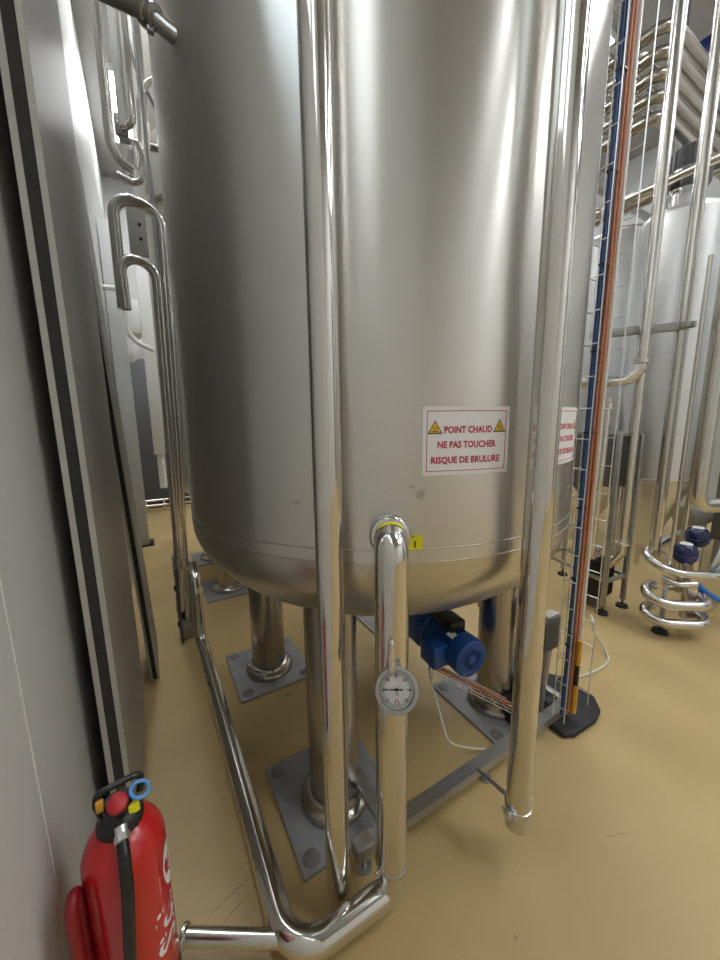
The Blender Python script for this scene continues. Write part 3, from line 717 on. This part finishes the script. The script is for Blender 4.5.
bgpipe([(.0, 3.3, 3.42), (.13, 3.3, 3.38), (.19, 3.3, 3.56), (.15, 3.3, 3.66)], .022, 'curled pipe under the valve block at upper left', .06)
vb = thing('valve_block', 'cluster of small steel valves on the upper left pipes', 'valve', (.09, 3.6, 3.7))
B().box((.02, 3.53, 3.82), (.11, 3.58, 3.96), .01).build('body', 'frame', vb)
for k in range(3):
    B().rod((.06 + .035 * k, 3.45, 3.45 + .06 * k), (.06 + .035 * k, 3.45, 3.62 + .06 * k), .020, 14).build('actuator', 'white' if k == 1 else 'pipe2', vb)
B().box((.035, 3.48, 2.98), (.16, 3.51, 3.40), .006).build('mounting_plate', 'panelrim', vb)
for k in range(2): B().rod((.115, 3.482, 3.10 + .1 * k), (.115, 3.470, 3.10 + .1 * k), .012, 12).build('knob', 'black', vb)
B().rod((.02, 3.46, 3.62), (.18, 3.46, 3.60), .02, 14).build('branch', 'pipe2', vb)

cab = thing('control_cabinet', 'dark grey cabinet far back on the left behind the hooked rails', 'cabinet', (.3, 8.4, 0))
B().box((-.20, 8.2, .12), (1.2, 8.9, 2.9), .01).build('body', 'darkgrey', cab)
B().box((-.19, 8.18, .16), (.48, 8.2, 2.86), .004).build('door', 'darkgrey', cab)
B().box((-.18, 8.24, 0), (1.18, 8.86, .12)).build('plinth', 'plasticblack', cab)
tag(B().tube([(-.2, 7.9, .12), (1.2, 7.9, .12)], .03, 0, 16).tube([(-.2, 7.9, .22), (1.2, 7.9, .22)], .025, 0, 16).rod((.2, 7.9, 0), (.2, 7.9, .22), .02).rod((1.0, 7.9, 0), (1.0, 7.9, .22), .02).rod((-.1, 7.9, 0), (-.1, 7.9, .22), .02).build('floor_rail', 'pipe2', org=(.4, 7.9, 0)), 'low double steel rail on the floor before the dark cabinet', 'rail')
db = thing('hanging_duct', 'white rectangular duct hanging at far left behind the rails', 'duct', (.12, 6.0, 1.1))
B().box((.09, 5.95, 1.25), (.26, 6.10, 4.6), .006).build('trunk', 'white', db)
B().rod((.17, 6.02, .75), (.17, 6.02, 1.25), .05, 20).build('outlet', 'white', db)
b = B().box((-.16, 5.97, 2.60), (.20, 6.0, 2.76), .004, rot=Matrix.Rotation(-.75, 3, 'Y'))
b.build('brace', 'white', db)
tag(B().box((-.08, 6.2, 2.95), (.25, 6.6, 3.40), .01).build('wall_unit', 'white', org=(.08, 6.4, 2.95)), 'white boxed unit above the brace of the hanging duct', 'box')
tag(B().tube([(-.27, 5.5, 3.3), (-.06, 5.5, 3.3), (-.06, 5.5, 2.8), (.05, 5.5, 2.68), (.2, 5.5, 2.62)], .03, .12, 16).build('bent_tube', 'white', org=(0, 5.5, 2.7)), 'white bent tube in front of the boxed unit at far left', 'pipe')

# ------------------------------------------------------------------ right background
def slim_tank(cx, cy, r, zt, zb, za, label, legs=True):
    t = thing('process_vessel', label, 'tank', (cx, cy, 0), 'slim vessels on the right')
    B().lathe([(r, zb), (r, (zb + zt) / 2), (r, zt)], (cx, cy, 0), seg=56).build('shell', 'tankfar', t)
    B().lathe([(r, zt), (r * .9, zt + .05), (r * .6, zt + .09), (0, zt + .11)], (cx, cy, 0), seg=56).build('lid', 'tankfar', t)
    B().lathe([(r, zb), (.07, za), (0, za)], (cx, cy, 0), seg=56).build('cone', 'tankfar', t)
    B().lathe([(r - .002, zb - .012), (r + .008, zb - .008), (r + .008, zb + .008), (r - .002, zb + .012)], (cx, cy, 0), seg=56).build('seam_band', 'weld', t)
    B().rod((cx, cy, za - .12), (cx, cy, za + .01), .045, 20).build('outlet', 'pipe2', t)
    for k in range(3):
        a = 2 * PI * k / 3 + .5
        x, y = cx + r * .96 * math.cos(a), cy + r * .96 * math.sin(a)
        B().rod((x, y, 0), (x, y, zb + .1), .024, 14).build('leg', 'pipe2', t)
    return t
slim_tank(4.55, 1.67, .335, 3.50, 1.08, .34, 'bright slim vessel with cone bottom behind the two upright pipes')
slim_tank(5.41, 2.60, .43, 3.86, .95, .35, 'greyer slim vessel standing behind the bright cone bottomed one')

ag = thing('agitator_drive', 'dark motor and pedestal on top of the bright slim vessel', 'motor', (4.55, 1.67, 3.6))
B().lathe([(.10, 3.612), (.12, 3.62), (.10, 3.64), (.10, 3.72), (.14, 3.74), (.14, 3.76), (0, 3.76)], (4.55, 1.67, 0), seg=32).build('pedestal', 'wallback', ag)
B().lathe([(.15, 3.76), (.17, 3.79), (.17, 3.90), (.13, 3.93), (.13, 4.10), (.09, 4.13), (0, 4.13)], (4.55, 1.67, 0), seg=32).build('drive_motor', 'darkgrey', ag)
b = B()
for k in range(12):
    a = 2 * PI * k / 12; b.box((4.55 + .13 * math.cos(a) - .008, 1.67 + .13 * math.sin(a) - .008, 3.94), (4.55 + .13 * math.cos(a) + .008, 1.67 + .13 * math.sin(a) + .008, 4.09))
b.build('cooling_fins', 'darkgrey', ag)
vn = thing('vessel_nozzle', 'upright valve stub with black handle on the bright vessel lid', 'valve', (4.30, 1.62, 3.55))
B().rod((4.32, 1.66, 3.54), (4.32, 1.66, 3.86), .028, 16).lathe([(.05, 0), (.05, .02)], (4.32, 1.66, 3.68), seg=20).build('stub', 'pipe2', vn)
B().box((4.28, 1.62, 3.70), (4.33, 1.70, 3.78), .01).build('handle', 'plasticblack', vn)

# pipe bundle under the ceiling
GB = 'stacked overhead pipes'
names = ['topmost', 'second from top', 'middle', 'second from bottom', 'bottom']
for k, z in enumerate((4.88, 4.70, 4.54, 4.38, 4.22)):
    tag(B().tube([(4.0, 3.6, z), (4.0, 1.72, z), (6.85, 1.72, z)], .052, .12, 20, 8).build('overhead_pipe', 'leg', org=(4.0, 1.72, z)), names[k] + ' of the five stacked overhead pipes turning the corner at upper right', 'pipe', GB)
for k, (y, z, r) in enumerate(((2.15, 5.15, .05), (2.4, 5.3, .05), (2.65, 5.45, .05))):
    tag(B().tube([(4.4, Y1, z), (4.4, y, z), (RX, y - .1, z)], r, .15, 18, 8).build('ceiling_pipe', 'leg', org=(4.4, y, z)), ['lowest', 'middle', 'highest'][k] + ' of the dark pipes above the stacked overhead pipes', 'pipe', 'dark pipes near the ceiling')
for k, (x, z, yy, r, m_) in enumerate(((4.2, 3.74, 0.2, .034, 'pipe2'), (4.95, 4.02, .1, .05, 'leg'), (5.2, 4.12, .3, .045, 'pipe2'))):
    tag(B().tube([(x, Y1, z), (x, yy, z + .02)], r, 0, 18).build('cross_pipe', m_, org=(x, 2, z)), ['steel pipe crossing in front of the vessel lids', 'dark pipe crossing above the agitator', 'pale pipe crossing behind the vessel lids'][k], 'pipe', 'pipes crossing over the vessels')
rk = thing('pipe_rack', 'steel bracket beam carrying the overhead pipes at upper right', 'rack', (4.1, 2.2, 4.1))
B().box((3.84, 2.4, 4.11), (6.8, 2.46, 4.172), .004).build('beam', 'frame', rk)
B().box((3.84, 2.4, 4.10), (3.90, 2.46, HZ), .004).build('hanger', 'frame', rk)
B().box((3.9, 3.2, 4.11), (6.8, 3.26, 4.172), .004).build('beam', 'frame', rk)
B().box((6.0, 2.4, 4.10), (6.06, 2.46, HZ), .004).build('hanger', 'frame', rk)
tag(B().box((4.75, 1.62, 4.93), (5.05, 1.84, 5.12), .02).build('pipe_actuator', 'navy', org=(4.9, 1.73, 4.93)), 'dark blue actuator among the overhead pipes', 'actuator')
bg = thing('back_gantry', 'pale boxed gantry on posts running behind the slim vessels', 'gantry', (7.07, 4, 0))
B().box((6.95, .2, 3.2), (7.2, Y1 - .02, 4.4), .01).build('boxed_beam', 'wallback', bg)
for y in (.3, 4.5, 9.0): B().box((7.0, y, 0), (7.14, y + .14, 3.2), .004).build('post', 'wallback', bg)
tag(B().box((6.95, .2, 4.4), (7.1, Y1, 4.56), .01).build('cable_duct', 'darkgrey', org=(6.8, 4, 4.4)), 'dark cable duct running above the pale gantry', 'duct')

# tall pipes
def rpipe(pts, r, label, bend=.12, name='process_pipe'):
    return tag(B().tube(pts, r, bend, 24, 10).build(name, 'pipe2', org=pts[-1]), label, 'pipe', 'upright pipes on the right')
rpipe([(3.33, 1.375, 6.3), (3.33, 1.375, 1.98), (3.10, 1.85, 1.98), (3.0, 2.15, 1.98)], .040, 'upright pipe on the right bending left at the height of the notices')
rpipe([(3.41, 1.405, 2.45), (3.41, 1.405, .55), (3.40, 1.49, .42)], .038, 'upright pipe running down behind the bend to the dark skid', .06)
rpipe([(3.59, 1.24, 6.3), (3.59, 1.24, .58), (3.72, 1.20, .50)], .041, 'long upright pipe reaching from the ceiling to the looped pipework', .08)
rpipe([(3.56, 1.00, 6.3), (3.56, 1.01, 1.02), (3.80, .90, 1.02), (5.32, .42, 1.04)], .055, 'thick upright pipe at the right edge turning aside above the valve heads', .1)
rpipe([(3.50, 1.10, 2.8), (3.50, 1.10, .50)], .014, 'thin upright tube beside the thick pipe at the right edge')
rpipe([(3.09, 1.47, 1.84), (3.07, 1.48, .55), (3.36, 1.56, .50)], .030, 'short upright pipe close to the wire tray with a collar on top')
tag(B().lathe([(.030, 0), (.042, .003), (.042, .045), (.030, .05)], (3.09, 1.47, 1.76), seg=24).build('pipe_collar', 'pipe2', org=(3.09, 1.47, 1.76)), 'steel collar on top of the short upright pipe', 'collar')
tag(B().lathe([(.041, 0), (.056, .004), (.056, .03), (.041, .034)], (3.33, 1.375, 2.10), seg=24).build('pipe_collar', 'pipe2', org=(3.33, 1.375, 2.1)), 'steel clamp collar just above the bend of the right pipe', 'collar')
tag(B().lathe([(.038, 0), (.052, .004), (.052, .03), (.038, .034)], (3.41, 1.405, .62), seg=24).build('pipe_collar', 'pipe2', org=(3.41, 1.405, .62)), 'steel clamp collar near the foot of the pipe before the skid', 'collar')
am = thing('bracket_arm', 'horizontal steel arm tying the upright pipes on the right together', 'bracket', (3.4, 1.45, 2.38))
B().box((3.10, 1.44, 2.34), (3.72, 1.50, 2.40), .004, rot=Matrix.Rotation(-.98, 3, 'Z')).build('bar', 'frame', am)
for x, y in ((3.37, 1.385), (3.56, 1.20)): B().lathe([(.042, -.02), (.05, -.018), (.05, .018), (.042, .02)], (x, y, 2.37), seg=24).build('clamp', 'frame', am)

# skid
sk2 = thing('pump_skid', 'dark steel skid with sheet enclosure and adjustable feet', 'skid', (3.45, 1.7, 0))
P_ = [(3.30, 1.455), (3.585, 1.425), (3.48, 2.15), (3.80, 2.10)]
for x, y in P_:
    lg = B().box((x - .018, y - .018, .07), (x + .018, y + .018, 1.56), .003).build('leg', 'frame', sk2)
    B().lathe([(.008, .10), (.008, .03), (.045, .022), (.05, .0), (0, 0)], (x, y, 0), seg=24).build('levelling_foot', 'rubber', lg)
def barbetween(a, b_, z, h=.03):
    a, b_ = V((*a, z)), V((*b_, z)); d = (b_ - a); L = d.length; c = (a + b_) / 2
    ang = math.atan2(d.y, d.x)
    return B().box(c - V((L / 2, .015, h / 2)), c + V((L / 2, .015, h / 2)), .002, rot=Matrix.Rotation(ang, 3, 'Z'))
for z in (.30, 1.56):
    for i, j in ((0, 1), (0, 2), (1, 3), (2, 3)): barbetween(P_[i], P_[j], z).build('cross_rail', 'frame', sk2)
barbetween((P_[0][0], P_[0][1] + .03), (P_[1][0], P_[1][1] + .03), 1.335, .43).build('front_sheet', 'box', sk2)
barbetween((P_[0][0] - .0, P_[0][1] + .04), (P_[2][0] - .0, P_[2][1] - .02), 1.335, .43).build('side_sheet', 'box', sk2)
pm = thing('pump_motor', 'black finned pump motor at the foot of the dark skid', 'motor', (3.42, 1.6, 0))
B().box((3.335, 1.49, .10), (3.515, 1.72, .44), .02).build('body', 'plasticblack', pm)
b = B()
for k in range(7): b.box((3.34 + k * .025, 1.478, .13), (3.35 + k * .025, 1.73, .45))
b.build('cooling_fins', 'plasticblack', pm)
B().box((3.35, 1.53, 0), (3.5, 1.68, .10), .005).build('mount', 'box', pm)
B().rod((3.42, 1.62, .45), (3.42, 1.62, .56), .06, 20).build('coupling', 'pipe2', pm)
def valve_head(x, y, z, r, label, stem=.2):
    t = thing('seat_valve', label, 'valve', (x, y, z - stem), 'dark blue valve heads')
    B().lathe([(0, z - r * .95), (r * .7, z - r * .85), (r * .95, z - r * .45), (r, z), (r * .95, z + r * .4), (r * .74, z + r * .75), (r * .48, z + r * .94)], (x, y, 0), seg=32).build('cap', 'navy', t)
    B().lathe([(r * .50, z + r * .93), (r * .4, z + r * 1.0), (0, z + r * 1.03)], (x, y, 0), seg=32).build('cap_disc_glint', 'white', t)  # white disc on the cap, its colour also standing in for the highlight
    B().ring((x, y, z - r * .1), (0, 0, 1), r, .003, 32, 6).build('cap_band', 'motorblue', t)
    B().rod((x, y, z - stem), (x, y, z - r * .9), r * .42, 20).build('stem', 'pipe2', t)
    return t
valve_head(3.64, 1.055, .615, .085, 'dark blue valve head with white disc and painted highlight on top, lower one of the pair above the looped pipes', .33)
valve_head(3.98, 1.09, .68, .088, 'dark blue valve head with white disc and painted highlight on top, upper one further back', .40)
valve_head(3.42, 1.74, .98, .062, 'dark blue valve head behind the upright pipes on the skid', .4)
tag(B().box((3.39, 1.72, 1.04), (3.45, 1.76, 1.115), .006).build('signal_lamp', 'white', org=(3.42, 1.74, 1.04)), 'small white signal unit above the blue head on the skid', 'lamp')

# looped manifold
mfz = thing('manifold', 'stack of looped stainless tubes on a black footed stand', 'manifold', (3.45, 1.05, 0))
B().tube([(4.25, .72, .47), (3.78, .86, .47), (3.70, .87, .47), (3.40, 1.06, .50), (3.46, 1.28, .58), (4.05, 1.24, .66)], .032, .16, 20, 12).build('top_loop', 'pipe2', mfz)
def racetrack(cx, cy, z, hl, rr, tilt):
    e = V((.80, -.60, 0)); n = V((.60, .80, 0)); ps = []
    for k in range(13):
        a = PI / 2 + PI * k / 12; ps.append(V((cx, cy, z)) - e * hl + e * rr * math.cos(a) + n * rr * math.sin(a) + V((0, 0, tilt * math.sin(a))))
    for k in range(13):
        a = -PI / 2 + PI * k / 12; ps.append(V((cx, cy, z)) + e * hl + e * rr * math.cos(a) + n * rr * math.sin(a) + V((0, 0, tilt * math.sin(a))))
    ps.append(V((cx, cy, z)) + n * rr + V((0, 0, tilt)))
    return ps
B().tube(racetrack(3.47, 1.03, .31, .085, .11, .03), .038, 0, 20).build('middle_loop', 'pipe2', mfz)
B().tube(racetrack(3.46, 1.02, .155, .085, .11, .02), .038, 0, 20).build('bottom_loop', 'pipe2', mfz)
B().tube([(3.44, 1.12, .44), (3.44, 1.02, .41), (3.56, .94, .42)], .020, .06, 16, 8).build('bypass', 'pipe2', mfz)
B().lathe([(.008, .12), (.008, .03), (.05, .022), (.056, 0), (0, 0)], (3.39, 1.07, 0), seg=24).build('levelling_foot', 'rubber', mfz)
B().rod((3.39, 1.07, .10), (3.39, 1.07, .40), .016, 14).build('stand_post', 'frame', mfz)
B().box((3.36, .93, .085), (4.6, .965, .12), .003).build('stand_beam', 'frame', mfz)
B().rod((3.58, .98, .12), (3.58, .98, .46), .05, 20).build('valve_body', 'pipe2', mfz)
B().rod((4.5, .947, 0), (4.5, .947, .09), .016, 12).build('stand_foot', 'frame', mfz)
tag(B().tube(smooth([(3.62, .97, .42), (3.63, .92, .37), (3.74, .85, .28), (3.90, .79, .22), (4.05, .74, .20)]), .018, 0, 16).build('air_hose', 'bluehose2', org=(3.7, .9, .2)), 'bright blue hose curving out of the looped pipework', 'hose')
b = B()
for k in range(5):
    a = .35 * k - .7
    b.faces([(3.70, .93, .46), (3.72 + .01 * k, .91, .46), (3.80 + .05 * k, .86 + .03 * math.sin(k), .72 - .03 * k), (3.76 + .05 * k, .88, .70 - .02 * k), ], [[0, 1, 2, 3]])
wo = b.build('foil_wrap', 'foil', org=(3.72, .91, .46)); tag(wo, 'crumpled pale wrap behind the lower blue valve head', 'wrap')
so = wo.modifiers.new('solid', 'SOLIDIFY'); so.thickness = .006
hx = thing('heat_exchanger', 'tan cased cylinder lying behind the upper blue valve head', 'exchanger', (4.9, 1.45, .5))
B().rod((4.95, 1.50, .62), (5.24, 1.42, .62), .11, 28).build('casing', M['frame'], hx)
for x, y in ((5.0, 1.486), (5.18, 1.437)): B().box((x - .02, y - .08, 0), (x + .02, y + .08, .56), .004).build('saddle', 'frame', hx)
cb2 = thing('machine_cabinet', 'dark machine housing with pale top at the right edge', 'cabinet', (5.9, 1.0, 0))
B().box((5.3, .35, .35), (6.4, 1.35, 1.42), .01).build('body', 'box', cb2)
B().box((5.26, .32, 1.42), (6.44, 1.38, 1.85), .01).build('top_housing', 'wallback', cb2)
for x in (5.36, 6.34):
    for y in (.41, 1.29): B().box((x - .03, y - .03, 0), (x + .03, y + .03, .35), .003).build('leg', 'frame', cb2)
# dark low pipework seen between the tank and the tray
lowp = [([(2.7, 2.3, .62), (3.25, 2.05, .62), (3.3, 2.0, .3)], 'upper steel pipe low behind the tank edge and tray'),
        ([(2.6, 2.5, .30), (3.3, 2.2, .30), (3.3, 2.2, .06)], 'lower steel pipe near the floor behind the tank edge'),
        ([(2.75, 2.0, .85), (2.95, 1.85, .85), (2.95, 1.85, .45)], 'bent steel pipe just left of the wire tray behind it')]
for k, (p, lb) in enumerate(lowp):
    tag(B().tube(p, .038, .08, 18, 8).build('skid_pipe', 'pipe2', org=p[0]), lb, 'pipe', 'low pipes behind the tray')
dk = thing('control_cabinet', 'dark cabinet in the far background right of the tank edge', 'cabinet', (5.2, 4.2, 0))
B().box((4.2, 3.6, .1), (6.6, 4.6, 1.75), .01).build('body', 'darkgrey', dk)
B().box((4.25, 3.65, 0), (6.55, 4.55, .1)).build('plinth', 'plasticblack', dk)
B().box((4.22, 3.585, .14), (5.36, 3.6, 1.7), .003).build('door', 'darkgrey', dk)

# ------------------------------------------------------------------ world + view
w = bpy.data.worlds.new('world'); scn.world = w; w.use_nodes = True
w.node_tree.nodes['Background'].inputs['Color'].default_value = (.8, .85, .9, 1)
w.node_tree.nodes['Background'].inputs['Strength'].default_value = .3
vs_ = scn.view_settings
scn.display_settings.display_device = 'sRGB'
vs_.view_transform = 'Standard'; vs_.look = 'None'; vs_.gamma = 1; vs_.use_curve_mapping = False
vs_.exposure = 1.66
scn.cycles.max_bounces = 10; scn.cycles.glossy_bounces = 7; scn.cycles.diffuse_bounces = 5
scn.cycles.sample_clamp_indirect = 6
